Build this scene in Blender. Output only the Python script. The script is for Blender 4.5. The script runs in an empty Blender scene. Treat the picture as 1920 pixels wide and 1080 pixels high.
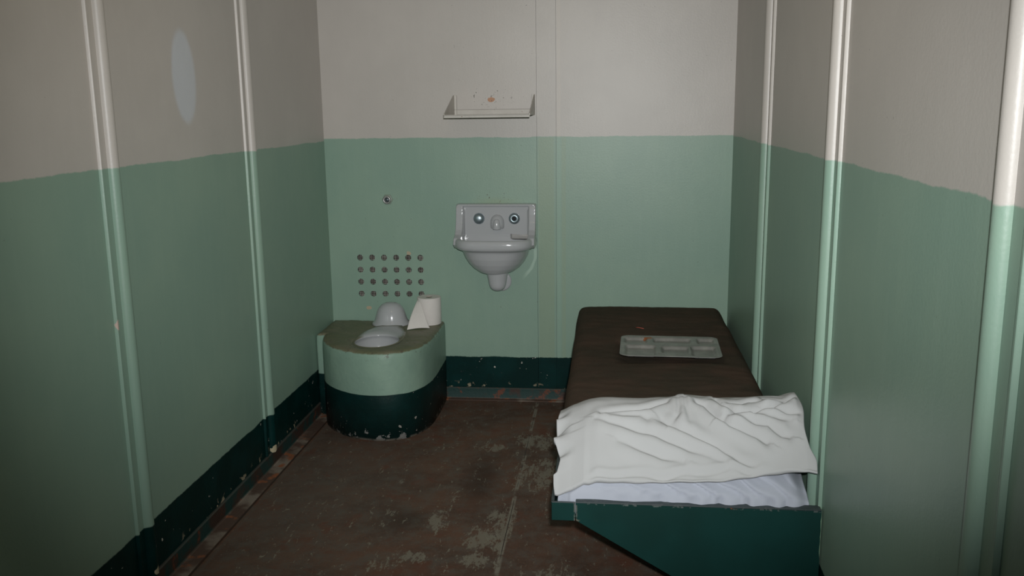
import bpy, bmesh, math, random
from mathutils import Vector, Matrix, noise
R = math.radians
scene = bpy.context.scene
col = scene.collection

# ------------------------------------------------------------------ camera
FPX = 1694.4
cam_d = bpy.data.cameras.new('camera'); cam = bpy.data.objects.new('camera', cam_d); col.objects.link(cam)
cam_d.sensor_width = 36; cam_d.lens = FPX/1920*36; cam_d.clip_start = .02
pitch, yaw, roll = .1983, .1073, -.013
fw = Vector((-math.sin(yaw)*math.cos(pitch), math.cos(yaw)*math.cos(pitch), -math.sin(pitch)))
rt = Vector((math.cos(yaw), math.sin(yaw), 0)); up = rt.cross(fw)
rt, up = rt*math.cos(roll)+up*math.sin(roll), up*math.cos(roll)-rt*math.sin(roll)
M = Matrix((rt, up, -fw)).transposed().to_4x4(); M.translation = Vector((1.3963, 0, 1.4684))
cam.matrix_world = M
scene.camera = cam
# ------------------------------------------------------------------ view, world, lights
scene.view_settings.view_transform = 'Standard'; scene.view_settings.look = 'None'
scene.view_settings.exposure = 0; scene.view_settings.gamma = 1; scene.view_settings.use_curve_mapping = False
w = bpy.data.worlds.new('world'); scene.world = w; w.use_nodes = True
w.node_tree.nodes['Background'].inputs[0].default_value = (.55, .62, .7, 1)
w.node_tree.nodes['Background'].inputs[1].default_value = .10

def aim(o, loc, target):
    o.location = loc
    o.rotation_euler = (Vector(target)-Vector(loc)).to_track_quat('-Z', 'Y').to_euler()
def spot(name, loc, target, energy, color, size, blend, radius):
    d = bpy.data.lights.new(name, 'SPOT'); o = bpy.data.objects.new(name, d); col.objects.link(o)
    d.energy = energy; d.color = color; d.spot_size = R(size); d.spot_blend = blend; d.shadow_soft_size = radius
    aim(o, loc, target); return o
# the camera's own flash, a little above and right of the lens
flash = spot('camera_flash', (1.43, 0.0, 1.56), (.97, 4.39, 1.10), 312, (.98, 1, 1), 73, 1.0, .022)
# warm bulb light under the cell ceiling
d = bpy.data.lights.new('ceiling_bulb_light', 'POINT'); d.shadow_soft_size = .06; d.energy = 2.3; d.color = (1, .80, .52)
o = bpy.data.objects.new('ceiling_bulb_light', d); col.objects.link(o); o.location = (.95, 2.2, 2.2)
# added spot with no known source, throws a bluish patch onto the left wall
patch_spot = spot('blue_patch_spot', (1.55, -.3, 1.86), (0, 2.932, 1.578), 165, (.30, .62, 1), 5.2, .35, .004)
patch_spot.scale = (.24, 1, 1)

W, D, H, Y0 = 1.98, 4.392, 2.32, -.55
# ------------------------------------------------------------------ node helpers
class NT:
    def __init__(s, name):
        s.m = bpy.data.materials.new(name); s.m.use_nodes = True
        s.n = s.m.node_tree.nodes; s.l = s.m.node_tree.links
        s.b = s.n['Principled BSDF']
        s.pos = s.n.new('ShaderNodeNewGeometry').outputs['Position']
        sp = s.n.new('ShaderNodeSeparateXYZ'); s.l.new(s.pos, sp.inputs[0]); s.x, s.y, s.z = sp.outputs
    def put(s, sock, v):
        if v is None: return
        if hasattr(v, 'is_output'): s.l.new(v, sock)
        elif isinstance(v, (tuple, list)): sock.default_value = (*v, 1) if (len(v) == 3 and len(sock.default_value) == 4) else v
        else: sock.default_value = v
    def math(s, op, a, b=None, c=None, clamp=False):
        n = s.n.new('ShaderNodeMath'); n.operation = op; n.use_clamp = clamp
        for i, v in enumerate((a, b, c)): s.put(n.inputs[i], v)
        return n.outputs[0]
    def mapped(s, sx, sy, sz, vec=None):
        n = s.n.new('ShaderNodeMapping'); n.inputs['Scale'].default_value = (sx, sy, sz); s.l.new(vec or s.pos, n.inputs[0]); return n.outputs[0]
    def noise(s, scale, detail=3, rough=.55, vec=None, dist=0):
        n = s.n.new('ShaderNodeTexNoise'); n.inputs['Scale'].default_value = scale; n.inputs['Detail'].default_value = detail
        n.inputs['Roughness'].default_value = rough; n.inputs['Distortion'].default_value = dist
        s.l.new(vec or s.pos, n.inputs['Vector']); return n.outputs['Fac']
    def ramp(s, v, a, b):       # smooth 0..1 between a and b
        n = s.n.new('ShaderNodeMapRange'); n.interpolation_type = 'SMOOTHSTEP'
        s.put(n.inputs['Value'], v); n.inputs['From Min'].default_value = a; n.inputs['From Max'].default_value = b; return n.outputs[0]
    def mix(s, f, a, b):
        n = s.n.new('ShaderNodeMix'); n.data_type = 'RGBA'; s.put(n.inputs[0], f); s.put(n.inputs[6], a); s.put(n.inputs[7], b); return n.outputs[2]
    def near(s, p, r, squash=(1, 1, 1)):   # 1 at point p, 0 at distance r
        n = s.n.new('ShaderNodeVectorMath'); n.operation = 'SUBTRACT'; s.l.new(s.pos, n.inputs[0]); n.inputs[1].default_value = p
        m = s.n.new('ShaderNodeVectorMath'); m.operation = 'MULTIPLY'; s.l.new(n.outputs[0], m.inputs[0]); m.inputs[1].default_value = squash
        l = s.n.new('ShaderNodeVectorMath'); l.operation = 'LENGTH'; s.l.new(m.outputs[0], l.inputs[0])
        return s.ramp(l.outputs['Value'], r, 0)
    def out(s, color, rough=.5, metal=0, spec=.5, bump=None, bs=.2, bd=.01):
        s.put(s.b.inputs['Base Color'], color); s.put(s.b.inputs['Roughness'], rough); s.put(s.b.inputs['Metallic'], metal)
        s.put(s.b.inputs['Specular IOR Level'], spec)
        if bump is not None:
            n = s.n.new('ShaderNodeBump'); n.inputs['Strength'].default_value = bs; n.inputs['Distance'].default_value = bd
            s.l.new(bump, n.inputs['Height']); s.l.new(n.outputs[0], s.b.inputs['Normal'])
        return s.m

CREAM = (.52, .485, .445); GREEN = (.250, .375, .298); DARK = (.0015, .020, .018)
RUST = (.14, .042, .02); CHIP = (.50, .47, .42)

def wall_paint(name, zg, zb, extra=None, spec=.5, rough=.42):
    t = NT(name)
    edge = t.math('MULTIPLY', t.math('SUBTRACT', t.noise(5, 2), .5), .016)
    edge2 = t.math('MULTIPLY', t.math('SUBTRACT', t.noise(60, 2), .5), .006)
    z = t.math('ADD', t.z, t.math('ADD', edge, edge2))
    mott = t.noise(2.2, 4, .6); fine = t.noise(30, 3, .6, t.mapped(1, 1, .12))
    cream = t.mix(t.ramp(mott, .35, .7), tuple(c*.96 for c in CREAM), tuple(c*1.03 for c in CREAM))
    green = t.mix(t.ramp(mott, .35, .7), tuple(c*.95 for c in GREEN), (GREEN[0]*1.06, GREEN[1]*1.02, GREEN[2]*1.0))
    cream = t.mix(t.math('MULTIPLY', t.ramp(fine, .45, .75), .06), cream, (.60, .57, .54))
    green = t.mix(t.math('MULTIPLY', t.ramp(fine, .45, .75), .12), green, (.33, .46, .37))
    c = t.mix(t.ramp(z, zg-.0025, zg+.0025), green, cream)
    if extra: c = extra(t, c)
    dark = t.mix(t.ramp(t.noise(9, 3), .4, .7), DARK, (.002, .028, .026))
    # chipped specks in the dark skirting band, denser towards the floor
    sp = t.ramp(t.noise(34, 3, .6), .685, .70)
    region = t.ramp(t.noise(4.5, 1), .44, .58)
    dark = t.mix(t.math('MULTIPLY', sp, region), dark, CHIP)
    low = t.math('MULTIPLY', t.ramp(t.z, .10, .065), t.ramp(t.noise(22, 3), .60, .64))
    dark = t.mix(low, dark, (.34, .29, .20))
    for yy in (2.44, 3.45):
        lump = t.ramp(t.math('ADD', t.near((.012 if zg < 1.315 else W-.012, yy, .078), .040, (.4, 1, 1.2)), t.math('MULTIPLY', t.math('SUBTRACT', t.noise(45, 3), .5), 1.2)), .56, .62)
        dark = t.mix(lump, dark, (.46, .40, .27))
    c = t.mix(t.ramp(z, zb+.0025, zb-.0025), c, dark)
    # tiny dark scuffs
    sc = t.math('MULTIPLY', t.ramp(t.noise(70, 2, .5), .76, .80), .5)
    c = t.mix(sc, c, (.10, .09, .075))
    return t.out(c, rough, 0, t.mix(t.ramp(z, zb-.003, zb+.003), (.15,)*3, (spec,)*3), bump=t.math('ADD', t.noise(120, 3), t.math('MULTIPLY', fine, .6)), bs=.09, bd=.004)

def back_extra(t, c):
    def inband(lo, hi, soft=.003):
        return t.math('MULTIPLY', t.ramp(t.x, lo-soft, lo+soft), t.ramp(t.x, hi+soft, hi-soft))
    gz = t.ramp(t.z, 1.325, 1.318)
    c = t.mix(t.math('MULTIPLY', t.math('MULTIPLY', inband(1.058, 1.135, .006), gz), .45), c, (.27, .34, .22))
    c = t.mix(t.math('MULTIPLY', t.math('MULTIPLY', inband(1.172, 1.192, .004), gz), .30), c, (.29, .36, .22))
    c = t.mix(t.math('MULTIPLY', t.math('MULTIPLY', inband(1.149, 1.166, .003), gz), .30), c, (.30, .46, .36))
    c = t.mix(t.math('MULTIPLY', t.math('MULTIPLY', inband(1.149, 1.166, .003), t.ramp(t.z, 1.318, 1.325)), .35), c, (.60, .54, .47))
    # worn orange chip and specks above the shelf, specks over the basin, chips near the toilet
    n = t.noise(60, 3); ch = t.ramp(t.math('ADD', t.near((.835, 4.392, 1.501), .034, (1, 1, 1.5)), t.math('MULTIPLY', t.math('SUBTRACT', n, .5), 1.1)), .47, .53)
    c = t.mix(ch, c, (.42, .20, .09))
    for p, r, th in (((.83, 4.392, 1.52), .16, .69), ((.85, 4.392, 1.02), .13, .68), ((.29, 4.392, .49), .10, .71), ((.31, 4.392, 1.03), .07, .70)):
        m = t.math('MULTIPLY', t.near(p, r, (1, 1, 2.2)), t.ramp(t.noise(95, 2, .5), th-.03, th+.01))
        c = t.mix(t.math('MULTIPLY', m, 1.6, clamp=True), c, (.08, .065, .045))
    halo = t.near((.85, 4.392, 1.01), .17, (1, 1, 5))
    c = t.mix(t.math('MULTIPLY', halo, .5), c, (.26, .33, .20))
    c = t.mix(t.ramp(t.math('ADD', t.near((.19, 4.392, .472), .028, (1, 1, 1.7)), t.math('MULTIPLY', t.math('SUBTRACT', n, .5), .9)), .45, .52), c, (.45, .37, .26))
    c = t.mix(t.ramp(t.math('ADD', t.near((.405, 4.392, .752), .022), t.math('MULTIPLY', t.math('SUBTRACT', n, .5), .9)), .45, .52), c, (.45, .38, .27))
    # ragged paler repaint stroke right of the basin
    v = t.n.new('ShaderNodeVectorMath'); v.operation = 'DISTANCE'; t.l.new(t.pos, v.inputs[0]); v.inputs[1].default_value = (.842, 4.392, .775)
    dd = t.math('ADD', v.outputs['Value'], t.math('MULTIPLY', t.math('SUBTRACT', t.noise(9, 2), .5), .03))
    ring = t.math('MULTIPLY', t.ramp(t.math('ABSOLUTE', t.math('SUBTRACT', dd, .20)), .010, .004), t.math('MULTIPLY', t.ramp(t.x, .97, 1.01), t.ramp(t.z, .80, .77)))
    c = t.mix(t.math('MULTIPLY', ring, .8), c, (.40, .54, .44))
    return c

def left_extra(t, c):
    return t.mix(t.ramp(t.math('ADD', t.near((0, 2.375, .872), .030, (.3, 2.2, .8)), t.math('MULTIPLY', t.math('SUBTRACT', t.noise(60, 2), .5), .5)), .55, .62), c, (.55, .42, .36))
m_left = wall_paint('left_wall_paint', 1.312, .2257, left_extra)
m_right = wall_paint('right_wall_paint', 1.3195, .2257)
m_back = wall_paint('back_wall_paint', 1.3236, .224, back_extra)

def simple(name, c, rough=.5, metal=0, spec=.5, var=.06, sc=8, bs=.1, bsc=60, bd=.003):
    t = NT(name); k = t.noise(sc, 3)
    cc = t.mix(t.ramp(k, .3, .7), tuple(v*(1-var) for v in c), tuple(min(1, v*(1+var)) for v in c))
    return t.out(cc, rough, metal, spec, bump=t.noise(bsc, 3), bs=bs, bd=bd)
m_porc = simple('porcelain', (.445, .455, .465), .16, 0, .6, .02, 3, .0)
def bowl_mat():
    t = NT('grimy_bowl_porcelain')
    # the rim is clean in the middle and disappears under the block's grime at its edges
    k = t.math('ADD', t.near((.335, 4.10, .41), .20, (1.25, 1, 0)), t.math('MULTIPLY', t.math('SUBTRACT', t.noise(16, 4), .5), .5))
    g = t.math('MULTIPLY', t.ramp(k, .48, .20), t.ramp(t.z, .4075, .4085))
    c = t.mix(g, (.445, .455, .465), (.17, .165, .105))
    return t.out(c, t.mix(g, (.16,)*3, (.5,)*3), 0, .55)
m_bowl = bowl_mat()
m_porc_d = simple('porcelain_stained', (.41, .40, .385), .3, 0, .5, .1, 12, .03)
m_chrome = simple('worn_chrome', (.33, .40, .43), .38, .85, .5, .12, 30, .03)
m_hole = simple('black_recess', (.008, .008, .008), .7)
m_ceil = simple('ceiling_paint', (.55, .52, .47), .6)
m_paper = simple('tissue_paper', (.74, .70, .66), .9, 0, .2, .02, 20, .15, 160)
m_screen = simple('rusted_screen_wire', (.38, .37, .33), .6, .1, .4, .4, 40, .05)
m_cavity = simple('rusted_cavity', (.035, .017, .012), .9, 0, .2, .5, 40)
m_shelf = None
def shelf_mat():
    t = NT('shelf_paint'); c = t.mix(t.ramp(t.noise(10, 3), .3, .7), (.50, .47, .42), (.56, .53, .48))
    c = t.mix(t.ramp(t.noise(70, 3), .68, .71), c, (.24, .13, .07))
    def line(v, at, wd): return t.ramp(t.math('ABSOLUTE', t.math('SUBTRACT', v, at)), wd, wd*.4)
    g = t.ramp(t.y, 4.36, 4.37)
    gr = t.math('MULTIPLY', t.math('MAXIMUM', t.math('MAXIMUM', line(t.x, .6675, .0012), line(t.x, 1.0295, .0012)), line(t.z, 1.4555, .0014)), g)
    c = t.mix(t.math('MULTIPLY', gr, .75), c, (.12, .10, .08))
    return t.out(c, .45, bump=t.noise(80, 3), bs=.1, bd=.003)
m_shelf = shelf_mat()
def seam_mat():
    t = NT('bed_paint')
    c = t.mix(t.ramp(t.noise(5, 3), .35, .7), (.0015, .030, .025), (.002, .038, .033))
    edge = t.math('MULTIPLY', t.ramp(t.noise(55, 4, .65), .55, .60), t.ramp(t.math('ADD', t.z, t.math('MULTIPLY', t.noise(30, 2), .006)), .3875, .3915))
    c = t.mix(edge, c, (.10, .12, .115))
    c = t.mix(t.math('MULTIPLY', t.ramp(t.z, .3895, .391), .75), c, (.06, .07, .075))
    c = t.mix(t.math('MULTIPLY', t.ramp(t.z, .386, .390), t.ramp(t.noise(28, 4, .6), .66, .70)), c, (.30, .09, .03))
    # chipped line at the welded joint
    j = t.math('MULTIPLY', t.ramp(t.math('ABSOLUTE', t.math('SUBTRACT', t.x, 1.3135)), .006, .003), t.ramp(t.noise(50, 3), .50, .58))
    c = t.mix(t.math('MULTIPLY', j, .8), c, (.14, .15, .13))
    j = t.math('MULTIPLY', t.ramp(t.math('ABSOLUTE', t.math('SUBTRACT', t.z, .3385)), .004, .002), t.math('MULTIPLY', t.ramp(t.noise(42, 3), .54, .60), t.ramp(t.x, 1.38, 1.3)))
    c = t.mix(t.math('MULTIPLY', j, .7), c, (.16, .15, .11))
    sp = t.ramp(t.noise(26, 2, .6), .76, .775)
    c = t.mix(t.math('MULTIPLY', sp, .7), c, (.25, .28, .26))
    e = t.ramp(t.math('ADD', t.x, t.math('MULTIPLY', t.math('SUBTRACT', t.noise(14, 3), .5), .012)), 1.9735, 1.9755)
    c = t.mix(e, c, (.24, .36, .24))
    return t.out(c, .5, 0, .4, bump=t.noise(40, 3), bs=.05, bd=.003)
m_bed = seam_mat()

def floor_mat():
    t = NT('worn_rusty_floor_paint')
    n1 = t.noise(3.2, 5, .65); n2 = t.noise(16, 4, .65)
    c = t.mix(t.ramp(n1, .35, .68), (.080, .050, .036), (.148, .078, .050))
    c = t.mix(t.math('MULTIPLY', t.ramp(n2, .40, .68), .8), c, (.118, .100, .082))
    c = t.mix(t.math('MULTIPLY', t.near((.25, 3.2, 0), .75, (1.3, .6, 1)), .45), c, (.105, .095, .082))
    c = t.mix(t.math('MULTIPLY', t.ramp(t.noise(130, 4, .75), .48, .62), .5), c, (.17, .088, .058))
    c = t.mix(t.math('MULTIPLY', t.ramp(t.noise(7, 3, .6), .56, .70), .8), c, (.135, .055, .034))
    # dark scuffed streak
    c = t.mix(t.math('MULTIPLY', t.near((.90, 3.38, 0), .34, (3.2, .85, 1)), .6), c, (.030, .014, .009))
    c = t.mix(t.math('MULTIPLY', t.near((.66, 3.0, 0), .14), .5), c, (.028, .023, .018))
    # greyish paint worn through, drawn out along the cell
    st = t.noise(1, 5, .68, t.mapped(42, 13, 1), .6); st2 = t.noise(1, 5, .75, t.mapped(110, 60, 1))
    s = t.math('ADD', t.math('MULTIPLY', st, .6), t.math('MULTIPLY', st2, .4))
    for p, r, q, th in (((1.10, 3.80, 0), .22, (1, 1.0, 1), .44), ((1.17, 3.45, 0), .30, (1, .75, 1), .45), ((.90, 3.72, 0), .17, (1, 1.5, 1), .46),
                    ((.965, 2.87, 0), .14, (1.5, 1, 1), .40), ((.97, 2.72, 0), .12, (1.5, 1, 1), .42), ((1.035, 2.95, 0), .35, (5, 1, 1), .43),
                    ((.60, 3.05, 0), .09, (2, 1, 1), .44), ((.79, 3.0, 0), .17, (2, .9, 1), .44), ((.83, 3.2, 0), .10, (1, 1, 1), .48),
                    ((.67, 2.66, 0), .14, (1, 1.6, 1), .46), ((.75, 2.72, 0), .16, (1, 1.6, 1), .45), ((.99, 3.05, 0), .12, (2.5, 1, 1), .42), ((1.24, 2.6, 0), .22, (1, 1, 1), .45)):
        k = t.math('SUBTRACT', 1.0, t.near(p, r, q))       # 0 at the middle
        m = t.ramp(t.math('SUBTRACT', s, t.math('MULTIPLY', k, .17)), th, th+.045)
        c = t.mix(t.math('MULTIPLY', m, .80), c, (.235, .215, .165))
    # seam between the steel plates
    sx = t.math('ABSOLUTE', t.math('SUBTRACT', t.x, t.math('ADD', 1.048, t.math('MULTIPLY', t.noise(3, 2), .004))))
    c = t.mix(t.math('MULTIPLY', t.ramp(sx, .011, .004), t.ramp(t.noise(14, 4), .42, .55)), c, (.24, .215, .17))
    c = t.mix(t.math('MULTIPLY', t.ramp(sx, .0022, .0008), t.ramp(t.noise(5, 3), .40, .55)), c, (.045, .032, .026))
    # grime and scraped paint round the foot of the toilet and along the left wall
    c = t.mix(t.math('MULTIPLY', t.ramp(t.x, .085, .05), t.ramp(t.noise(9, 4), .40, .62)), c, (.20, .075, .035))
    c = t.mix(t.math('MULTIPLY', t.ramp(t.math('ABSOLUTE', t.math('SUBTRACT', t.x, .085)), .010, .003), .6), c, (.12, .095, .075))
    c = t.mix(t.math('MULTIPLY', t.ramp(t.math('ABSOLUTE', t.math('SUBTRACT', t.x, .066)), .006, .002), .8), c, (.022, .016, .012))
    return t.out(c, t.mix(n2, (.72,)*3, (.5,)*3), 0, .3, bump=t.noise(110, 4, .7), bs=.3, bd=.004)
m_floor = floor_mat()

def trim_mat():
    t = NT('rusted_skirting_angle')
    c = t.mix(t.ramp(t.noise(7, 4, .6), .44, .56), (.008, .040, .035), (.045, .024, .016))
    c = t.mix(t.ramp(t.noise(15, 4, .6), .60, .67), c, (.13, .04, .018))
    c = t.mix(t.math('MULTIPLY', t.ramp(t.z, .056, .061), .6), c, (.06, .065, .055))
    c = t.mix(t.ramp(t.z, .012, .006), c, t.mix(t.ramp(t.noise(5, 4), .48, .62), (.09, .055, .040), (.24, .20, .16)))
    c = t.mix(t.math('MULTIPLY', t.ramp(t.z, .012, .005), t.ramp(t.noise(13, 4), .56, .66)), c, (.27, .095, .04))
    return t.out(c, .65, bump=t.noise(60, 3), bs=.3, bd=.004)
m_trim = trim_mat()

def toilet_mat():
    t = NT('painted_concrete')
    g = t.mix(t.ramp(t.noise(6, 4), .35, .7), tuple(v*.95 for v in GREEN), (.285, .415, .325))
    edge = t.math('MULTIPLY', t.math('SUBTRACT', t.noise(7, 2), .5), .010)
    dk = t.mix(t.ramp(t.noise(9, 3), .4, .7), DARK, (.002, .028, .026))
    dk = t.mix(t.math('MULTIPLY', t.ramp(t.noise(40, 3, .6), .67, .685), t.ramp(t.noise(5, 1), .45, .55)), dk, CHIP)
    low = t.math('ADD', t.noise(24, 4, .65), t.math('MULTIPLY', t.ramp(t.z, .07, .0), .12))
    dk = t.mix(t.math('MULTIPLY', t.ramp(low, .665, .69), t.ramp(t.z, .09, .05)), dk, (.36, .36, .34))
    dk = t.mix(t.math('MULTIPLY', t.ramp(t.z, .012, .002), t.ramp(t.noise(18, 3), .40, .55)), dk, (.26, .24, .20))
    c = t.mix(t.ramp(t.math('ADD', t.z, edge), .2135, .2095), g, dk)
    # ground in olive grime on the top, and flaked rim
    top = t.ramp(t.math('ADD', t.z, t.math('MULTIPLY', t.math('SUBTRACT', t.noise(30, 3), .5), .012)), .398, .404)
    c = t.mix(top, c, t.mix(t.ramp(t.noise(10, 4), .35, .7), (.145, .15, .085), (.19, .175, .115)))
    fl = t.math('MULTIPLY', t.ramp(t.noise(38, 4, .65), .60, .64), t.ramp(t.z, .36, .40))
    c = t.mix(t.math('MULTIPLY', fl, .7), c, (.10, .085, .06))
    fl = t.math('MULTIPLY', t.ramp(t.noise(60, 3, .6), .70, .72), t.ramp(t.z, .21, .24))
    c = t.mix(t.math('MULTIPLY', fl, .5), c, (.40, .46, .40))
    return t.out(c, .48, 0, .4, bump=t.noise(45, 4), bs=.25, bd=.006)
m_toilet = toilet_mat()

def blanket_mat():
    t = NT('brown_wool_blanket')
    wv = t.noise(1, 3, .6, t.mapped(25, 160, 160)); n = t.noise(5, 4)
    c = t.mix(t.ramp(n, .35, .65), (.062, .052, .038), (.088, .060, .044))
    c = t.mix(t.math('MULTIPLY', t.ramp(wv, .45, .7), .5), c, (.078, .050, .037))
    m = t.out(c, .95, 0, .05, bump=t.math('ADD', wv, t.noise(300, 2)), bs=.35, bd=.003)
    t.b.inputs['Sheen Weight'].default_value = .0
    return m
m_blanket = blanket_mat()
def cloth(name, c):
    t = NT(name); n = t.noise(6, 3)
    cc = t.mix(t.ramp(n, .3, .7), tuple(v*.97 for v in c), c)
    return t.out(cc, .9, 0, .15, bump=t.noise(500, 2), bs=.12, bd=.001)
m_pillow = cloth('cotton_pillowcase', (.49, .495, .495)); m_pillow2 = cloth('cotton_pillowcase_bluish', (.45, .475, .54))
def tray_mat():
    t = NT('scratched_tray_steel')
    c = t.mix(t.ramp(t.noise(20, 4), .35, .7), (.25, .25, .23), (.33, .325, .30))
    rs = t.ramp(t.math('ADD', t.near((1.565, 3.655, .51), .035, (1, 1, 0)), t.math('MULTIPLY', t.math('SUBTRACT', t.noise(50, 3), .5), 1.3)), .5, .6)
    c = t.mix(rs, c, (.34, .12, .05))
    c = t.mix(t.ramp(t.noise(45, 3, .6), .68, .72), c, (.15, .12, .07))
    return t.out(c, .42, .35, .5, bump=t.noise(120, 3), bs=.06, bd=.002)
m_tray = tray_mat()
m_thread = simple('red_thread', (.42, .09, .06), .8)
m_caulk = simple('old_filler', (.30, .33, .26), .7)

# ------------------------------------------------------------------ mesh helpers
def link(name, bm, mat, parent=None, smooth=False, bevel=0, segs=2, loc=None):
    bmesh.ops.remove_doubles(bm, verts=bm.verts, dist=1e-6)
    bmesh.ops.recalc_face_normals(bm, faces=bm.faces)
    me = bpy.data.meshes.new(name); bm.to_mesh(me); bm.free()
    o = bpy.data.objects.new(name, me); col.objects.link(o)
    for m in (mat if isinstance(mat, (list, tuple)) else [mat]): me.materials.append(m)
    if smooth:
        for p in me.polygons: p.use_smooth = True
    if bevel:
        b = o.modifiers.new('bevel', 'BEVEL'); b.width = bevel; b.segments = segs; b.limit_method = 'ANGLE'; b.angle_limit = R(35)
        for p in me.polygons: p.use_smooth = True
        b.harden_normals = True
    if parent: o.parent = parent; o.matrix_parent_inverse = Matrix.Translation(-parent.location)
    return o
def box(bm, x0, x1, y0, y1, z0, z1):
    v = [bm.verts.new(p) for p in ((x0, y0, z0), (x1, y0, z0), (x1, y1, z0), (x0, y1, z0), (x0, y0, z1), (x1, y0, z1), (x1, y1, z1), (x0, y1, z1))]
    for f in ((3, 2, 1, 0), (4, 5, 6, 7), (0, 1, 5, 4), (1, 2, 6, 5), (2, 3, 7, 6), (3, 0, 4, 7)): bm.faces.new([v[i] for i in f])
def prism(bm, pts, vec):        # pts: 3D polygon, swept by vec
    a = [bm.verts.new(p) for p in pts]; b = [bm.verts.new(Vector(p)+Vector(vec)) for p in pts]
    bm.faces.new(a); bm.faces.new(b[::-1]); n = len(a)
    for i in range(n): bm.faces.new((a[i], b[i], b[(i+1) % n], a[(i+1) % n]))
def loft(bm, loops, closed=True, cap0=True, cap1=True):
    vs = [[bm.verts.new(p) for p in l] for l in loops]; n = len(vs[0])
    for a, b in zip(vs, vs[1:]):
        for i in range(n if closed else n-1): bm.faces.new((a[i], a[(i+1) % n], b[(i+1) % n], b[i]))
    if cap0: bm.faces.new(vs[0][::-1])
    if cap1: bm.faces.new(vs[-1])
    return vs
def lathe(bm, prof, c, axis='z', n=40, sq=(1, 1)):   # prof (radius, height)
    loops = []
    for r, h in prof:
        L = []
        for i in range(n):
            a = 2*math.pi*i/n; u, v = r*math.cos(a)*sq[0], r*math.sin(a)*sq[1]
            L.append(Vector(c)+(Vector((u, v, h)) if axis == 'z' else Vector((u, -h, v))))
        loops.append(L)
    loft(bm, loops)
def tube(bm, pts, r, n=10):
    loops = []; pts = [Vector(p) for p in pts]
    for i, p in enumerate(pts):
        d = (pts[min(i+1, len(pts)-1)]-pts[max(i-1, 0)]).normalized()
        a = d.orthogonal().normalized() if i == 0 else (prev-d*prev.dot(d)).normalized(); prev = a; b = d.cross(a)
        loops.append([p+a*r*math.cos(2*math.pi*k/n)+b*r*math.sin(2*math.pi*k/n) for k in range(n)])
    loft(bm, loops)
def empty(name, loc, label, cat, group=None):
    o = bpy.data.objects.new(name, None); col.objects.link(o); o.location = loc; tag(o, label, cat, group); return o
def tag(o, label, cat, group=None):
    o['label'] = label; o['category'] = cat
    if group: o['group'] = group
    return o
def struct(o): o['kind'] = 'structure'; return o
def sstep(a, b, x):
    t = max(0, min(1, (x-a)/(b-a))); return t*t*(3-2*t)

# ------------------------------------------------------------------ room shell
bm = bmesh.new(); box(bm, -.1, W+.1, Y0-.6, D+.15, -.1, 0); struct(link('floor', bm, m_floor))
bm = bmesh.new(); box(bm, -.1, W+.1, Y0, D+.15, H, H+.1); struct(link('ceiling', bm, m_ceil))
bm = bmesh.new(); box(bm, -.1, 0, Y0, D+.15, 0, H); struct(link('wall_left', bm, m_left))
bm = bmesh.new(); box(bm, W, W+.1, Y0, D+.15, 0, H); struct(link('wall_right', bm, m_right))
# cell front behind the camera, with its open doorway
bm = bmesh.new()
box(bm, 0, .95, Y0-.08, Y0, 0, H); box(bm, 1.85, W, Y0-.08, Y0, 0, H); box(bm, .95, 1.85, Y0-.08, Y0, 2.12, H)
struct(link('wall_front', bm, m_left))

# back wall: panels with thin joints, and 24 round holes through the left one
VX = [.1545+.0618*i for i in range(6)]; VZ = [.5455+.0618*i for i in range(4)]; VR = .0152
def back_wall():
    bm = bmesh.new(); T = .012
    S0, S1 = 1.0525, 1.1455; g = .0009
    vx0, vx1, vz0, vz1 = VX[0]-.0309, VX[-1]+.0309, VZ[0]-.0309, VZ[-1]+.0309
    def slab(x0, x1, z0, z1):
        box(bm, x0, x1, D, D+T, z0, z1)
    slab(0, S0-g, 0, vz0); slab(0, S0-g, vz1, H); slab(0, vx0, vz0, vz1); slab(vx1, S0-g, vz0, vz1)
    slab(S0+g, S1-g, 0, H); slab(S1+g, W, 0, H)
    for i, cx in enumerate(VX):
        for j, cz in enumerate(VZ):
            n = 24; h = .0309
            cir, sq, cir2 = [], [], []
            for k in range(n):
                a = 2*math.pi*(k+.5)/n; c, s = math.cos(a), math.sin(a); m = max(abs(c), abs(s))
                cir.append(bm.verts.new((cx+VR*c, D, cz+VR*s))); cir2.append(bm.verts.new((cx+VR*c, D+T, cz+VR*s)))
                ang = 2*math.pi*k/n
                sq.append(bm.verts.new((cx+h*c/m, D, cz+h*s/m)))
            for k in range(n):
                q = (k+1) % n
                bm.faces.new((cir[k], cir[q], sq[q], sq[k])); bm.faces.new((cir[k], cir2[k], cir2[q], cir[q]))
            for sx, sz in ((1, 1), (-1, 1), (-1, -1), (1, -1)):   # square corners
                a0 = math.atan2(sz, sx) % (2*math.pi); k = int(a0/(2*math.pi)*n-.5+1e-6) % n
                v = bm.verts.new((cx+sx*h, D, cz+sz*h)); bm.faces.new((sq[k], v, sq[(k+1) % n]))
    # solid wall behind
    box(bm, 0, .08, D+T, D+.12, 0, H); box(bm, .53, W, D+T, D+.12, 0, H); box(bm, .08, .53, D+T, D+.12, 0, .48); box(bm, .08, .53, D+T, D+.12, .80, H)
    return struct(link('wall_back', bm, m_back))
back_wall()
bm = bmesh.new(); box(bm, .08, .53, D+.10, D+.12, .48, .80)
vs_t = empty('vent_screen', (.31, D+.02, .53), 'rusty wire mesh behind the round vent holes in the green back wall', 'vent screen')
link('backing', bm, m_cavity, vs_t)
bm = bmesh.new(); random.seed(4)
for i in range(46):
    x = .125+i*.0082; box(bm, x, x+.0019, D+.022, D+.0238, .51, .765)
for i in range(32):
    z = .512+i*.0082; box(bm, .12, .50, D+.0243, D+.0261, z, z+.0019)
link('wire_mesh', bm, m_screen, vs_t)

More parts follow.
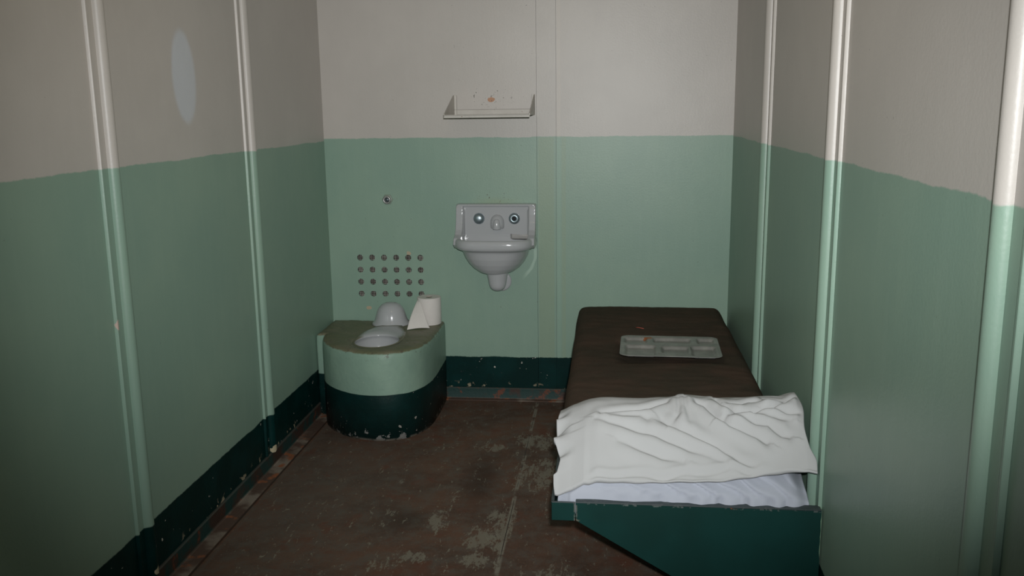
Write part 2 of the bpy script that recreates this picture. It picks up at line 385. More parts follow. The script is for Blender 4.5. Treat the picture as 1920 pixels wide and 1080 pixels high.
# steel joint covers on the side walls: half round rib, flat web, thin lip (one mesh per joint)
def joint(name, wx, s, yc, mat, lipd, lipw, label):   # stands on the skirting angle
    bm = bmesh.new(); prof = []
    r = .0205
    prof += [(yc-lipd, 0), (yc-lipd+.002, .0075), (yc-lipd+.004, .010), (yc-lipd+lipw-.003, .010), (yc-lipd+lipw, .007), (yc-lipd+lipw+.001, .003), (yc-r-.004, .003)]
    for k in range(13):
        a = math.pi*k/12; prof.append((yc-r*math.cos(a), .003+r*math.sin(a)))
    prof += [(yc+r+.001, .0)]
    a = [(wx+s*(p), y, .0635) for y, p in prof]
    prism(bm, a, (0, 0, H-.0635))
    o = link(name, bm, mat, None, bevel=.0008, segs=1); struct(o); return o
for i, yc in enumerate((1.40, 2.434, 3.456)):
    joint('trim_%d' % (i+1), 0, 1, yc, m_left, .066, .012, '')
for i, yc in enumerate((1.386, 2.444, 3.467)):
    joint('trim_%d' % (i+4), W, -1, yc, m_right, .084, .013, '')
def dark_joint(nm, wx, s, yc):
    bm = bmesh.new(); box(bm, min(wx, wx+s*.0012), max(wx, wx+s*.0012), yc+.0222, yc+.0240, .226, H); struct(link(nm, bm, m_hole))
for i, (wx, s, yc) in enumerate(((0, 1, 1.40), (0, 1, 2.434), (0, 1, 3.456), (W, -1, 1.386), (W, -1, 2.444), (W, -1, 3.467))):
    dark_joint('trim_%d' % (i+7), wx, s, yc)
# skirting angles: upright leg with a ledge, flat leg on the floor
bm = bmesh.new(); prism(bm, [(0, Y0, 0), (.062, Y0, 0), (.062, Y0, .004), (.016, Y0, .006), (.010, Y0, .012), (.010, Y0, .060), (.007, Y0, .063), (0, Y0, .063)], (0, D-Y0, 0))
struct(link('baseboard_left', bm, m_trim, bevel=.001, segs=1))
bm = bmesh.new(); prism(bm, [(W, Y0, 0), (W-.05, Y0, 0), (W-.05, Y0, .004), (W-.010, Y0, .010), (W-.010, Y0, .060), (W, Y0, .063)], (0, D-Y0, 0))
struct(link('baseboard_right', bm, m_trim, bevel=.001, segs=1))
bm = bmesh.new(); prism(bm, [(0.01, D, 0), (0.01, D-.034, 0), (0.01, D-.034, .004), (0.01, D-.012, .007), (0.01, D-.010, .012), (0.01, D-.010, .060), (0.01, D-.007, .063), (0.01, D, .063)], (W-.02, 0, 0))
struct(link('baseboard_back', bm, m_trim, bevel=.001, segs=1))

# ------------------------------------------------------------------ steel wall shelf
sh = empty('wall_shelf', (.8485, D, 1.42), 'small cream painted steel shelf with tapered ends on the upper back wall', 'shelf')
X0, X1, SD, SZ = .652, 1.045, .28, 1.428
bm = bmesh.new(); box(bm, X0, X1, D-SD, D, SZ, SZ+.004); box(bm, X0, X1-.002, D-SD, D-SD+.006, SZ-.008, SZ+.006)
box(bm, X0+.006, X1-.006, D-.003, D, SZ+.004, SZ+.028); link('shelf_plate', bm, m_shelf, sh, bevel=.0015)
for x in (X0, X1-.004):
    bm = bmesh.new()
    prism(bm, [(x, D, SZ), (x, D, 1.524), (x, D-.02, 1.523), (x, D-SD, SZ+.010), (x, D-SD, SZ)], (.004, 0, 0))
    xx = x if x == X0 else x-.012
    box(bm, xx, xx+.016, D-.004, D, SZ, 1.524)
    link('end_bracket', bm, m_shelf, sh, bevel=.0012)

# ------------------------------------------------------------------ push button on the wall
fb = empty('flush_button', (.309, D, 1.024), 'round metal push button in a worn collar on the green wall above the vent holes', 'push button')
bm = bmesh.new(); lathe(bm, [(.0275, 0), (.0275, .004), (.024, .006), (.0, .006)][:3], (.309, D, 1.024), 'y', 6); link('hex_collar', bm, simple('collar_paint', (.24, .30, .24), .5), fb, bevel=.001)
bm = bmesh.new(); lathe(bm, [(.0205, .0), (.0205, .012), (.018, .016), (.0125, .016), (.0115, .008), (.004, .008)], (.307, D, 1.022), 'y', 32); link('bezel_ring', bm, simple('dull_zinc', (.42, .42, .41), .35, .6), fb, smooth=True)
bm = bmesh.new(); lathe(bm, [(.0112, .006), (.0112, .009), (.008, .0115), (.003, .012)], (.307, D, 1.022), 'y', 24); link('button', bm, simple('dark_metal', (.10, .12, .13), .35, .8), fb, smooth=True)

# ------------------------------------------------------------------ wash basin
sk = empty('wash_basin', (.853, D, .60), 'white porcelain high backed wall basin with two chrome buttons on the back wall', 'sink')
SX = .853
def dloop(hw, dep, z, e, d0=0.0, n=40, dz=0):
    L = []
    for i in range(n+1):
        t = math.pi*i/n; c, s = math.cos(t), math.sin(t)
        L.append(Vector((SX-hw*math.copysign(abs(c)**e, c), D-d0-(dep-d0)*abs(s)**e, z+dz*abs(s)**2)))
    return L
bm = bmesh.new()
loops = []
for hw, dep, z, e, d0, dz in ((.055, .125, .668, .9, 0, 0), (.09, .148, .678, .85, 0, 0), (.118, .165, .698, .8, 0, 0), (.138, .18, .722, .75, 0, 0), (.153, .192, .750, .7, 0, 0), (.162, .20, .780, .62, 0, 0),
                  (.166, .204, .790, .6, 0, 0), (.180, .214, .795, .58, 0, 0), (.191, .226, .801, .56, 0, 0), (.196, .231, .812, .54, 0, 0), (.197, .232, .822, .54, 0, 0), (.196, .231, .834, .54, 0, 0), (.191, .226, .844, .54, 0, 0), (.183, .218, .849, .54, .0, 0),
                  (.168, .206, .846, .56, .03, 0), (.160, .198, .832, .55, .032, 0), (.150, .188, .80, .6, .036, 0), (.13, .17, .765, .7, .045, 0), (.09, .145, .735, .8, .06, 0), (.04, .12, .722, .9, .08, 0)):
    loops.append(dloop(hw, dep, z, e, d0, dz=dz))
loft(bm, loops)
# back slab and the two swept side wings
box(bm, SX-.192, SX+.192, D-.028, D, .80, 1.003)
prism(bm, [(SX-.195, D, .996), (SX-.185, D, 1.006), (SX+.185, D, 1.006), (SX+.195, D, .996), (SX+.195, D-.04, .990), (SX+.185, D-.046, .998), (SX-.185, D-.046, .998), (SX-.195, D-.04, .990)][:4], (0, -.044, -.003))
wing = [(0, 1.004), (.036, 1.002), (.046, .985), (.052, .95), (.062, .915), (.080, .882), (.105, .862), (.14, .850), (.155, .82), (.12, .80), (0, .80)]
for s in (-1, 1):
    xa = SX+s*.195; prism(bm, [(xa, D-d, z) for d, z in wing], (-s*.034, 0, 0))
    # fillets to the back slab
    prism(bm, [(SX+s*.164, D-.02, .84), (SX+s*.164, D-.02, .995), (SX+s*.164, D-.048, .97), (SX+s*.164, D-.056, .92), (SX+s*.164, D-.08, .86)], (-s*.008, .01, 0))
# soap dish shelf in the right corner
basin = link('basin', bm, m_porc, sk)
rm = basin.modifiers.new('remesh', 'REMESH'); rm.mode = 'VOXEL'; rm.voxel_size = .0028; rm.use_smooth_shade = True
sm = basin.modifiers.new('smooth', 'SMOOTH'); sm.factor = .5; sm.iterations = 7
bm = bmesh.new(); loft(bm, [[(SX+.110+x*k, D-.025-d*k2, z) for x, d in ((-.038, 0), (-.038, .028), (-.030, .040), (.038, .052), (.056, .045), (.056, 0))] for k, k2, z in ((.8, .6, .832), (1, .9, .838), (1, 1, .846), (1, 1, .858), (.93, .93, .860), (.90, .88, .852))], cap1=True)
link('soap_dish', bm, m_porc_d, sk, bevel=.003, segs=3)
bm = bmesh.new(); lathe(bm, [(.0275, .026), (.0275, .030), (.026, .036), (.021, .043), (.012, .047), (.003, .048)], (.768, D, .932), 'y', 40); link('push_button', bm, m_chrome, sk, smooth=True)['label'] = 'solid domed chrome button on the left'
bm = bmesh.new(); lathe(bm, [(.0275, .026), (.0275, .030), (.0255, .036), (.020, .041), (.0115, .043), (.0095, .040), (.009, .030), (.002, .030)], (.942, D, .932), 'y', 40)
o = link('push_button', bm, m_chrome, sk, smooth=True); o['label'] = 'chrome button with a dark open hole in its middle'
bm = bmesh.new(); lathe(bm, [(.0088, .029), (.0088, .032), (.002, .032)], (.942, D, .932), 'y', 20); link('hole', bm, m_hole, o, smooth=True)
# spout hood: arched hood with a nozzle
bm = bmesh.new(); loops = []
for z, hw, dp in ((.884, .031, .050), (.888, .034, .058), (.905, .035, .060), (.922, .034, .058), (.935, .029, .053), (.945, .021, .046), (.950, .012, .038), (.952, .004, .032)):
    loops.append([Vector((.858-hw*math.cos(math.pi*i/20), D-.02-(dp-.02)*math.sin(math.pi*i/20)**.8, z)) for i in range(21)])
loft(bm, loops); sp = link('spout', bm, m_porc, sk, smooth=True)
bm = bmesh.new(); lathe(bm, [(.0195, 0), (.0205, .004), (.017, .030), (.014, .044), (.008, .050), (.002, .051)], (.858, D-.052, .882), 'z', 28); link('nozzle', bm, m_porc, sp, smooth=True)
# horn shaped outlet under the bowl
bm = bmesh.new(); lathe(bm, [(.004, .583), (.016, .585), (.028, .591), (.037, .601), (.042, .616), (.045, .636), (.050, .66), (.056, .69)], (.862, D-.085, 0), 'z', 36, (1, .9))
lathe(bm, [(.034, 0), (.034, .09)], (.866, D, .628), 'y', 28)
o = link('outlet_horn', bm, m_porc, sk)
rm = o.modifiers.new('remesh', 'REMESH'); rm.mode = 'VOXEL'; rm.voxel_size = .003; rm.use_smooth_shade = True
sm = o.modifiers.new('smooth', 'SMOOTH'); sm.factor = .5; sm.iterations = 6
bm = bmesh.new(); lathe(bm, [(.050, 0), (.050, .006), (.044, .010), (.034, .010)], (.872, D, .617), 'y', 36); link('outlet_flange', bm, m_porc, sk, smooth=True)

# ------------------------------------------------------------------ toilet
tl = empty('toilet', (.31, 4.1, 0), 'toilet set in a rounded concrete block painted pale and dark green in the back corner', 'toilet')
outl = [(.004, 4.386), (.004, 4.096), (.046, 4.090), (.050, 4.06), (.062, 4.01), (.092, 3.945), (.14, 3.88), (.20, 3.828), (.27, 3.790), (.34, 3.770), (.41, 3.770), (.47, 3.792), (.52, 3.835), (.556, 3.90), (.576, 3.98), (.584, 4.07), (.585, 4.2), (.582, 4.386)]
def resample(pts, n):
    P = [Vector((*p, 0)) for p in pts]; P.append(P[0].copy()); L = [0]
    for a, b in zip(P, P[1:]): L.append(L[-1]+(b-a).length)
    out = []
    for i in range(n):
        s = L[-1]*i/n; k = max(j for j in range(len(L)-1) if L[j] <= s+1e-9)
        out.append(P[k].lerp(P[k+1], (s-L[k])/max(1e-9, L[k+1]-L[k])))
    return out
HC = Vector((.335, 3.975, 0)); NP = 160
def catmull(pts, m=8):
    o = []
    for i in range(len(pts)-1):
        p0, p1, p2, p3 = [Vector(pts[max(0, min(len(pts)-1, i+k))]) for k in (-1, 0, 1, 2)]
        for j in range(m):
            t = j/m; o.append(tuple(.5*((2*p1)+(p2-p0)*t+(2*p0-5*p1+4*p2-p3)*t*t+(3*p1-p0-3*p2+p3)*t**3)))
    return o+[tuple(pts[-1])]
op = resample(outl[:2]+catmull(outl[2:]), 260)
def grow(p, k):
    d = (p-Vector((.31, 4.15, 0))); return Vector((max(.003, p.x+d.normalized().x*k), min(4.387, p.y+d.normalized().y*k), 0))
loops = [[Vector((p.x, p.y, 0)) for p in op]]
for k, z in ((0, .2), (0, .36), (-.001, .392), (-.005, .402), (-.012, .408), (-.03, .411), (-.06, .411)):
    loops.append([Vector((*grow(p, k).xy, z+.0025*noise.noise(p*9)+(.002*noise.noise(p*30)))) if z > .38 else Vector((*grow(p, k+.002*noise.noise(Vector((p.x*8, p.y*8, z*6)))).xy, z)) for p in op])
def ell(p, rx, ry, z):
    a = math.atan2(p.y-HC.y, p.x-HC.x); c, s = math.cos(a), math.sin(a); r = 1/math.sqrt((c/rx)**2+(s/ry)**2)
    return Vector((HC.x+r*c, HC.y+r*s, z))
for rx, ry, z in ((.125, .140, .4105), (.109, .124, .409), (.109, .124, .38)): loops.append([ell(p, rx, ry, z) for p in op])
bm = bmesh.new(); loft(bm, loops, cap1=False)
pedestal = link('pedestal', bm, m_toilet, tl, smooth=True)
# porcelain bowl sunk in the block, its rear apron reaching back to the dome
bm = bmesh.new(); loops = []
for rx, ry, z, back, lift in ((.108, .122, .396, 1, 0), (.111, .126, .4065, 1, .2), (.109, .124, .4095, 1, .6), (.106, .121, .4110, .75, 1), (.103, .118, .4112, .35, .9), (.1015, .1165, .4100, .03, .3), (.1005, .1155, .4065, 0, 0), (.1015, .1165, .402, 0, 0),
                       (.106, .121, .397, 0, 0), (.108, .123, .385, 0, 0), (.104, .118, .345, 0, 0), (.088, .10, .30, 0, 0), (.06, .07, .26, 0, 0), (.02, .03, .245, 0, 0)):
    L = []
    for i in range(96):
        a = 2*math.pi*i/96; c, s = math.cos(a), math.sin(a); m = max(0, s)
        k = back*m**1.3
        L.append(Vector((HC.x+rx*c*(1+.35*back*m*(1-m)), HC.y+ry*s+k*.20, z+lift*.008*m+back*.003*m)))
    loops.append(L)
loft(bm, loops, cap0=False); bowl = link('bowl', bm, m_bowl, tl, smooth=True)
bm = bmesh.new(); lathe(bm, [(.098, .412), (.092, .420), (.084, .428), (.079, .440), (.075, .455), (.069, .475), (.060, .493), (.047, .507), (.031, .516), (.014, .5195), (.002, .520)], (.322, 4.312, 0), 'z', 48, (1, .92))
link('flush_dome', bm, m_porc, tl, smooth=True)

# ------------------------------------------------------------------ toilet roll
RC = Vector((.515, 4.326)); RR = .0585; RZ = .4125; RH = .134
tr = empty('toilet_roll', (RC.x, RC.y, RZ), 'white toilet paper roll with loose sheet standing on the rear of the toilet block', 'toilet roll')
bm = bmesh.new(); lathe(bm, [(.0165, RZ+.001), (.0575, RZ), (RR, RZ+.003), (RR+.0005, RZ+.05), (RR, RZ+RH-.003), (.0570, RZ+RH), (.0170, RZ+RH-.0005), (.0165, RZ+RH-.004), (.0165, RZ+.004), (.0165, RZ+.001)], (RC.x, RC.y, 0), 'z', 56)
ro = link('roll', bm, m_paper, tr, smooth=True)
es = ro.modifiers.new('edge', 'EDGE_SPLIT'); es.split_angle = R(50)
bm = bmesh.new(); L = []
for r, z in ((.0160, RZ+RH-.002), (.0145, RZ+RH-.002), (.0145, RZ+.002), (.0160, RZ+.002), (.0160, RZ+RH-.002)): L.append((r, z))
lathe(bm, L, (RC.x, RC.y, 0), 'z', 32); link('cardboard_core', bm, simple('cardboard', (.25, .19, .13), .9), tr, smooth=True)
# loose sheet: leaves the roll on its left front and fans forward onto the block
bm = bmesh.new(); rows = []
N1, N2 = 22, 16
for i in range(N1+1):
    v = i/N1                      # 0 top .. 1 bottom
    L = []
    for j in range(N2+1):
        u = j/N2                  # 0 left .. 1 right
        a = R(212+10*v)+u*R(14+48*v)
        rr = RR+.0018
        right = Vector((RC.x+rr*math.cos(a), RC.y+rr*math.sin(a), 0))
        top = Vector((RC.x+rr*math.cos(R(208)+u*R(24)), RC.y+rr*math.sin(R(208)+u*R(24)), RZ+RH-.012))
        bl = Vector((.432, 4.175, RZ+.001)); br = Vector((.536, 4.215, RZ+.001))
        bot = bl.lerp(br, u)+Vector((0, 0, .004*math.sin(u*3.1)))
        p = top.lerp(bot, v)+Vector((.006*math.sin(v*3.14)*(u-.5), -.012*math.sin(v*3.14), 0))
        L.append(p)
    rows.append(L)
loft(bm, rows, closed=False, cap0=False, cap1=False)
ls = link('loose_sheet', bm, m_paper, tr, smooth=True); so = ls.modifiers.new('thick', 'SOLIDIFY'); so.thickness = .0007

# ------------------------------------------------------------------ bed
BX0, BX1, BY0, BY1, BZ = 1.247, W-.004, 2.338, D-.004, .3925
bd = empty('bunk_bed', (1.61, 3.36, 0), 'dark green steel bunk fixed along the right wall with a tapered end panel', 'bed')
bm = bmesh.new()
prism(bm, [(BX0+.0665, BY0, BZ), (BX1, BY0, BZ+.001), (BX1, BY0, .012), (1.868, BY0, .012), (BX0+.068, BY0, .3375)], (0, .006, 0))
box(bm, BX0+.0665, BX1, BY0, BY0+.03, BZ-.003, BZ+.001)
link('end_panel', bm, m_bed, bd, bevel=.0015)
bm = bmesh.new()
box(bm, BX0, BX0+.0655, BY0-.001, BY0+.006, .3375, BZ); box(bm, BX0, BX0+.007, BY0+.006, BY1, .3375, BZ); box(bm, BX0, BX0+.03, BY0+.006, BY1, .3375, .343)
link('side_rail', bm, m_bed, bd, bevel=.0015)
bm = bmesh.new(); box(bm, BX0+.008, BX1, BY0+.008, BY1, .344, .349); link('deck', bm, m_bed, bd)
bm = bmesh.new(); prism(bm, [(BX0+.01, BY1-.006, BZ), (BX1, BY1-.006, BZ), (BX1, BY1-.006, .05), (1.868, BY1-.006, .05), (BX0+.068, BY1-.006, .3375), (BX0+.01, BY1-.006, .3375)], (0, .005, 0))
link('rear_panel', bm, m_bed, bd)

def superbox(fn, nx, ny, nz=6):     # closed shell from a top function over a rounded outline
    pass
# blanket covered mattress
random.seed(2)
def rbox_surface(name, mat, x0, x1, y0, y1, z0, ztop, r, nx, ny, parent=None, disp=None):
    """rounded slab: grid top whose border rolls over and runs down to z0"""
    bm = bmesh.new()
    def roll_(t, lo, hi, n, drop):
        # returns list of (pos, dz): goes up the side, round the edge, across
        out = [(lo, -drop)] + [(lo, -drop+(drop-r)*k/3) for k in (1, 2)] + [(lo+r*(1-math.cos(a)), -r*(1-math.sin(a))) for a in [math.pi/2*k/6 for k in range(7)]]
        mid = [(lo+r+(hi-lo-2*r)*k/n, 0) for k in range(1, n)]
        right = [(hi-(p-lo), dz) for p, dz in out[::-1]]
        return out+mid+right
    xs = roll_(0, x0, x1, nx, ztop-z0); ys = roll_(0, y0, y1, ny, ztop-z0)
    rows = []
    for y, dy in ys:
        row = []
        for x, dx in xs:
            z = ztop+min(dx, dy) if min(dx, dy) < -r else ztop-min(r, math.hypot(dx, dy))
            p = Vector((x, y, max(z0, z)))
            if disp: p = disp(p)
            row.append(p)
        rows.append(row)
    loft(bm, rows, closed=False, cap0=False, cap1=False)
    # close underneath
    return link(name, bm, mat, parent, smooth=True)
def bdisp(p):
    q = Vector((p.x*3, p.y*2.2, p.z*3))
    top = sstep(.40, .49, p.z)
    dz = top*(.007*noise.noise(q)+.0022*noise.noise(Vector((p.x*7, p.y*26, 1)))+.0012*noise.noise(Vector((p.x*40, p.y*40, 3))))
    # sag under the tray and rounded crown
    c = 1-((p.x-1.6)/.35)**2
    dz += top*.006*c
    dx = .007*noise.noise(Vector((p.y*3.1, p.z*9, 5)))*(1-top*.3)
    dx -= sstep(1.72, 1.93, p.x)*(.014*top+.010*max(0, (3.1-p.y))*top)
    tx, ty = abs(p.x-1.645)-.185, abs(p.y-3.528)-.150
    dz -= top*.017*sstep(.045, -.02, math.hypot(max(tx, 0), max(ty, 0))+min(max(tx, ty), 0))
    return Vector((p.x+dx, p.y+.004*noise.noise(Vector((p.x*6, 2, p.z*8))), p.z+dz))
mt = rbox_surface('blanket', m_blanket, 1.2535, 1.955, 2.80, 4.378, .3945, .500, .045, 60, 110, None, bdisp)
tag(mt, 'brown wool blanket pulled tightly over the mattress of the bunk', 'blanket')
bm = bmesh.new(); box(bm, 1.275, 1.93, 2.86, 4.34, .3495, .475)
mm = link('mattress', bm, simple('ticking', (.40, .38, .33), .9), bevel=.03, segs=4); tag(mm, 'thin mattress lying on the bunk under the brown blanket', 'mattress')

# ------------------------------------------------------------------ prison tray
def make_tray():
    cx, cy, cz = 1.645, 3.528, .5225; hw, hd = .196, .158; rot = R(-2.2)
    cells = [(-.135, .088, .048, .046), (.012, .092, .078, .040), (.146, .090, .036, .044), (-.115, -.062, .062, .072), (.020, -.050, .055, .050), (.130, -.062, .050, .072)]
    nx, ny = 110, 90; bm = bmesh.new(); rows = []
    rc = .035
    for j in range(ny+1):
        row = []
        for i in range(nx+1):
            u = -1+2*i/nx; v = -1+2*j/ny; x, y = u*hw, v*hd
            # squeeze the grid into a rounded rectangle
            qx, qy = abs(x)-(hw-rc), abs(y)-(hd-rc)
            if qx > 0 and qy > 0:
                L = math.hypot(qx, qy); m = max(qx, qy); k = m/L if L > 0 else 1
                x = math.copysign(hw-rc+qx*k, x); y = math.copysign(hd-rc+qy*k, y)
            z = 0
            for (a, b, ha, hb) in cells:
                r = .018; dx, dy = max(abs(x-a)-(ha-r), 0), max(abs(y-b)-(hb-r), 0); sd = math.hypot(dx, dy)-r
                z = min(z, -.012*sstep(.003, -.012, sd))
            e = min(hw-abs(u*hw), hd-abs(v*hd)); z += .002*sstep(.005, .0, e)-.0
            X = cx+x*math.cos(rot)-y*math.sin(rot); Y = cy+x*math.sin(rot)+y*math.cos(rot)
            row.append(Vector((X, Y, cz+z+.004*(y/hd)*0)))
        rows.append(row)
    loft(bm, rows, closed=False, cap0=False, cap1=False)
    o = link('food_tray', bm, m_tray, smooth=True); s = o.modifiers.new('thick', 'SOLIDIFY'); s.thickness = .0016; s.offset = -1
    tag(o, 'stained steel compartment food tray lying on the brown blanket', 'tray'); return o
make_tray()
bm = bmesh.new(); tube(bm, [(1.522, 3.895, .5085), (1.533, 3.886, .511), (1.545, 3.876, .511), (1.556, 3.872, .5095)], .0016, 8)
tag(link('red_thread', bm, m_thread, smooth=True), 'small red scrap of thread on the blanket behind the tray', 'thread')

# ------------------------------------------------------------------ pillows
FOLDS = [
 ([(1.554, 2.508), (1.574, 2.492), (1.605, 2.475), (1.639, 2.461), (1.673, 2.445), (1.708, 2.43), (1.728, 2.416), (1.762, 2.396), (1.803, 2.377)], 1.0),
 ([(1.367, 2.515), (1.407, 2.499), (1.443, 2.488), (1.491, 2.475), (1.516, 2.47), (1.537, 2.464), (1.567, 2.45), (1.598, 2.436), (1.628, 2.424), (1.657, 2.416), (1.7, 2.401), (1.724, 2.39)], .9),
 ([(1.432, 2.452), (1.465, 2.441), (1.506, 2.426), (1.549, 2.41), (1.584, 2.403), (1.61, 2.397)], .8),
 ([(1.658, 2.566), (1.682, 2.551), (1.7, 2.526), (1.719, 2.498), (1.746, 2.477), (1.782, 2.463), (1.812, 2.449), (1.84, 2.434)], 1.3),
 ([(1.381, 2.537), (1.417, 2.54), (1.463, 2.541), (1.491, 2.542), (1.521, 2.552), (1.555, 2.569), (1.573, 2.578)], 1.0),
 ([(1.715, 2.589), (1.732, 2.554), (1.756, 2.532), (1.781, 2.517)], 1.2),
 ([(1.726, 2.499), (1.754, 2.512), (1.785, 2.519), (1.822, 2.525), (1.858, 2.534), (1.901, 2.553), (1.939, 2.581)], 1.3),
 ([(1.749, 2.569), (1.782, 2.566), (1.806, 2.575), (1.84, 2.572)], .8),
 ([(1.753, 2.502), (1.791, 2.49), (1.816, 2.482), (1.85, 2.48), (1.884, 2.45), (1.902, 2.444)], 1.0),
 ([(1.407, 2.522), (1.443, 2.516), (1.493, 2.517), (1.516, 2.509)], .6),
 ([(1.863, 2.529), (1.911, 2.515), (1.940, 2.509)], 1.0),
 ([(1.793, 2.511), (1.842, 2.506), (1.874, 2.499), (1.911, 2.488)], .8),
 ([(1.85, 2.594), (1.87, 2.573), (1.904, 2.571)], .8),
 ([(1.604, 2.588), (1.606, 2.546), (1.603, 2.519), (1.587, 2.499)], .7),
 ([(1.625, 2.589), (1.626, 2.542), (1.632, 2.496)], .6)]
def fold_disp(x, y, folds, amp):
    d = 0
    for pts, k in folds:
        n = len(pts)
        if x < min(p[0] for p in pts)-.05 or x > max(p[0] for p in pts)+.05: continue
        best = None
        for i in range(n-1):
            ax, ay = pts[i]; bx, by = pts[i+1]; ex, ey = bx-ax, by-ay; L = ex*ex+ey*ey
            t = max(0, min(1, ((x-ax)*ex+(y-ay)*ey)/L)); px, py = ax+t*ex, ay+t*ey
            q = math.hypot(x-px, y-py); sgn = 1 if (ex*(y-ay)-ey*(x-ax)) > 0 else -1
            if best is None or q < best[0]: best = (q, sgn, (i+t)/(n-1))
        q, sgn, s = best; fade = math.sin(math.pi*min(1, max(0, .08+.84*s)))**.6
        # swelling on the near side that drops sharply into a crease
        sd = q*sgn if pts[0][0] < pts[-1][0] else -q*sgn
        ridge = math.exp(-((sd+.020)/.018)**2); valley = math.exp(-(sd/.007)**2)
        d += amp*k*fade*(1.0*ridge-.9*valley+.45*math.exp(-((sd-.018)/.013)**2))
    return d
def pillow(name, mat, front, back, left, right, zlow, ztopf, label, folds, amp, seed, nx=230, ny=150, wr=1.0, post=None):
    bm = bmesh.new(); top, bot = [], []
    for j in range(ny+1):
        v = j/ny; rt_, rb_ = [], []
        for i in range(nx+1):
            u = i/nx
            xl, xr = left(v), right(v); x = xl+(xr-xl)*u
            yf, yb = front(u), back(u); y = yf+(yb-yf)*v
            zt, zb = ztopf(u, v, x, y), zlow(u, v, x, y)
            e = min(u*(xr-xl), (1-u)*(xr-xl), v*(yb-yf), (1-v)*(yb-yf))
            zm = zb+.35*(zt-zb)
            if folds: zt += fold_disp(x, y, folds, amp)*sstep(0, .02, e)
            zt += sstep(0, .05, e)*(.006*noise.noise(Vector((x*7, y*7, seed)))+.0035*(1-2*abs(noise.noise(Vector((x*11+y*9, y*19, seed+3)))))*sstep(1.5, 1.75, x)*wr+.0014*noise.noise(Vector((x*22+y*10, y*26, seed+3))))
            if post: y = max(2.3462, y+post(x, y, zt))
            rt_.append(Vector((x, y, zt))); rb_.append(Vector((x, y, min(zb, zt-.0006))))
        top.append(rt_); bot.append(rb_)
    T = [[bm.verts.new(p) for p in r] for r in top]; B = [[bm.verts.new(p) for p in r] for r in bot]
    for A, s in ((T, 1), (B, -1)):
        for a, b in zip(A, A[1:]):
            for i in range(nx): bm.faces.new((a[i], a[i+1], b[i+1], b[i])[::s])
    ring = lambda A: A[0]+[r[-1] for r in A[1:]]+A[-1][-2::-1]+[r[0] for r in A[-2:0:-1]]
    a, b = ring(T), ring(B); n = len(a)
    for i in range(n): bm.faces.new((a[i], b[i], b[(i+1) % n], a[(i+1) % n]))
    o = link(name, bm, mat, smooth=True); tag(o, label, 'pillow', 'pillows stacked on the foot of the bunk'); return o

# upper pillow: high crest at the back, front edge draped over the one below, ruffled open left end
def up_front(u): return 2.362+.006*math.sin(u*9)-.010*sstep(.88, 1, u)
def up_back(u): return 2.80+.01*math.sin(u*7)
def ruffle(v): return .010*(abs(((v*7.3) % 1)-.5)*2-.5)
ZZ = [(2.355, 1.256), (2.380, 1.250), (2.398, 1.249), (2.404, 1.258), (2.430, 1.266), (2.452, 1.263), (2.476, 1.249), (2.487, 1.244), (2.491, 1.253), (2.506, 1.246), (2.512, 1.244), (2.516, 1.253), (2.535, 1.251), (2.56, 1.249), (2.60, 1.256), (2.9, 1.27)]
def up_left(v):
    y = 2.362+v*.44
    for (a, xa), (b, xb) in zip(ZZ, ZZ[1:]):
        if y <= b: return xa+(xb-xa)*max(0, (y-a)/(b-a))
    return 1.27
def up_right(v): return 1.962-.012*sstep(.06, .14, v)-.03*sstep(.6, 1, v)+.004*math.sin(v*20)
def frontz(x): # height of the draped front edge
    return frontz0(x)+.0015*math.sin(x*29)+.001*math.sin(x*83+1)
def frontz0(x):
    pts = [(1.24, .408), (1.262, .400), (1.30, .412), (1.335, .432), (1.35, .430), (1.37, .437), (1.42, .441), (1.55, .447), (1.64, .455), (1.72, .458), (1.80, .468), (1.88, .484), (1.94, .494), (1.97, .486)]
    for (a, za), (b, zb) in zip(pts, pts[1:]):
        if x <= b: return za+(zb-za)*max(0, (x-a)/(b-a))
    return pts[-1][1]
def crest(x):
    pts = [(1.24, .574), (1.30, .592), (1.38, .604), (1.50, .604), (1.57, .608), (1.64, .618), (1.72, .613), (1.84, .612), (1.90, .616), (1.945, .634), (1.97, .625)]
    for (a, za), (b, zb) in zip(pts, pts[1:]):
        if x <= b:
            t = max(0, (x-a)/(b-a)); return za+(zb-za)*t*t*(3-2*t)
    return pts[-1][1]
def up_top(u, v, x, y):
    t = max(0, min(1, (y-2.362)/.235)); zf = frontz(x); zc = crest(x)
    z = zf+.006+(zc-zf-.006)*(1-(1-t)**1.62)
    if y > 2.60: z = zc-(zc-.50)*sstep(2.60, 2.83, y)**1.1
    el = (x-up_left(v)); er = up_right(v)-x
    hem = 2.372+.004*math.sin(x*23)+.003*math.sin(x*51+1)
    if 1.33 < x < 1.86: z += sstep(1.33, 1.38, x)*sstep(1.86, 1.80, x)*(-.006*math.exp(-((y-hem)/.0035)**2)+.004*math.exp(-((y-hem-.010)/.006)**2))
    # flares of cloth along the open end
    fl = 1-sstep(0, .05, el)
    z += fl*(.012*math.sin((y-2.40)*95)*sstep(2.42, 2.45, y)*sstep(2.6, 2.55, y))
    z -= (.020+.35*max(0, zc-.60)*0)*(1-sstep(0, .09, el))*sstep(.1, .4, v)
    return z
def up_low(u, v, x, y):
    zf = frontz(x)
    z = zf+(.505-zf)*sstep(0, .22, v)
    return z+.012*(1-sstep(0, .03, v))*0
pillow('pillow', m_pillow, up_front, up_back, up_left, up_right, up_low, up_top,
       'crumpled off white pillow on top of the other pillow on the bunk', FOLDS, .0115, 11.3)
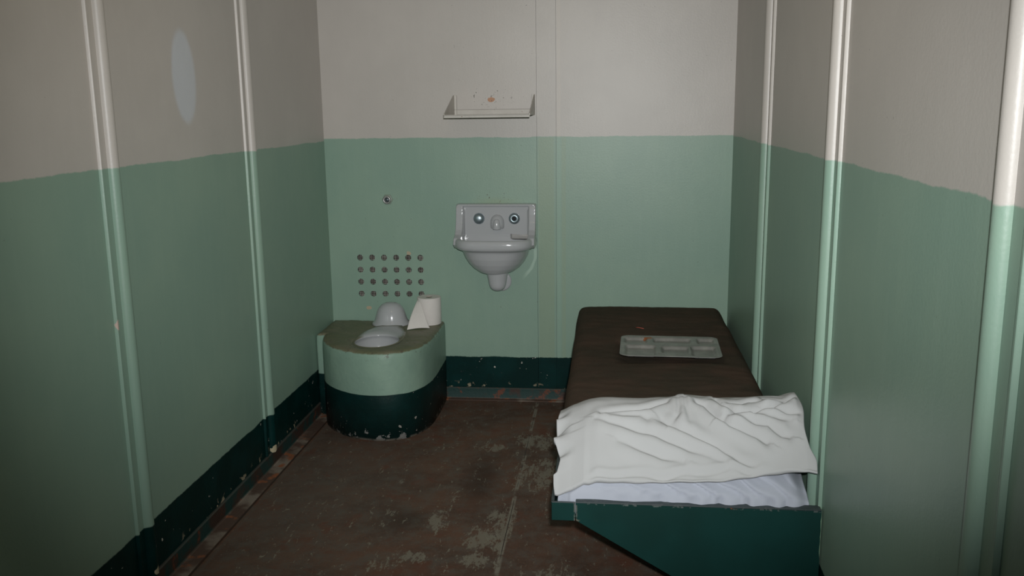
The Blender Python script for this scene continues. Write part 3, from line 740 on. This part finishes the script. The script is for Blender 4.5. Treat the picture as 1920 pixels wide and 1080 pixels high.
# lower pillow: bulges inside the end panel
LF = [([(1.42, 2.40), (1.50, 2.385), (1.57, 2.372), (1.63, 2.362), (1.70, 2.358)], .9), ([(1.60, 2.40), (1.68, 2.385), (1.76, 2.372), (1.84, 2.362)], .9)]
def lo_front(u): return 2.353+.006*math.sin(u*11)**2+.012*(1-sstep(0, .05, u))+.012*(1-sstep(0, .05, 1-u))
def lo_back(u): return 2.78
def lo_left(v): return 1.262+.006*math.sin(v*30)*sstep(.5, 0, v)
def lo_right(v): return 1.948-.004*math.sin(v*12)
def lo_low(u, v, x, y): return .3505
def lo_crease(x, y, z):     # slanting creases pushed into the front bulge
    f = 0
    for x0, k, a in ((1.36, 4.5, .006), (1.47, 3.4, .009), (1.575, 3.0, .012), (1.66, 2.6, .012), (1.735, 2.2, .011), (1.80, 1.9, .011), (1.865, 1.6, .009), (1.92, 1.2, .006)):
        q = (x-x0)+(z-.43)*k+.006*math.sin(x*60); f += a*(math.exp(-((q-.020)/.018)**2)-.7*math.exp(-(q/.008)**2))
    f -= .010*sstep(1.425, 1.405, x+(z-.43)*-.6)*0
    return -f*sstep(2.46, 2.40, y)*sstep(.352, .39, z)*.75+.006*(sstep(1.30, 1.29, x))*sstep(2.46, 2.40, y)
def lo_top(u, v, x, y):
    e = min((x-lo_left(v)), (lo_right(v)-x)); t = max(0, min(1, (y-lo_front(u))/.10))
    z = .385+.085*math.sqrt(max(0, 1-(1-t)**2))*(.55+.45*sstep(0, .05, e))
    # shallow diagonal creases on the front bulge
    vu = (y-2.362)/.44
    lim = up_low(0, max(0, vu), x, y)-.003 if vu > -.02 else frontz(x)+.01
    return max(.352, min(z, lim))
pillow('pillow', m_pillow2, lo_front, lo_back, lo_left, lo_right, lo_low, lo_top,
       'bluish white pillow beneath the crumpled one, behind the green end panel', None, 0, 2.7, ny=110, wr=0, post=lo_crease)

# ceiling lamp above the cell (out of the frame, the source of the warm light)
lp = empty('ceiling_lamp', (.95, 2.1, H), 'plain round bulkhead lamp on the cell ceiling', 'lamp')
bm = bmesh.new(); lathe(bm, [(.10, H), (.10, H-.012), (.07, H-.018), (.02, H-.018)][::-1], (.95, 2.1, 0), 'z', 32); link('lamp_base', bm, m_ceil, lp, smooth=True)
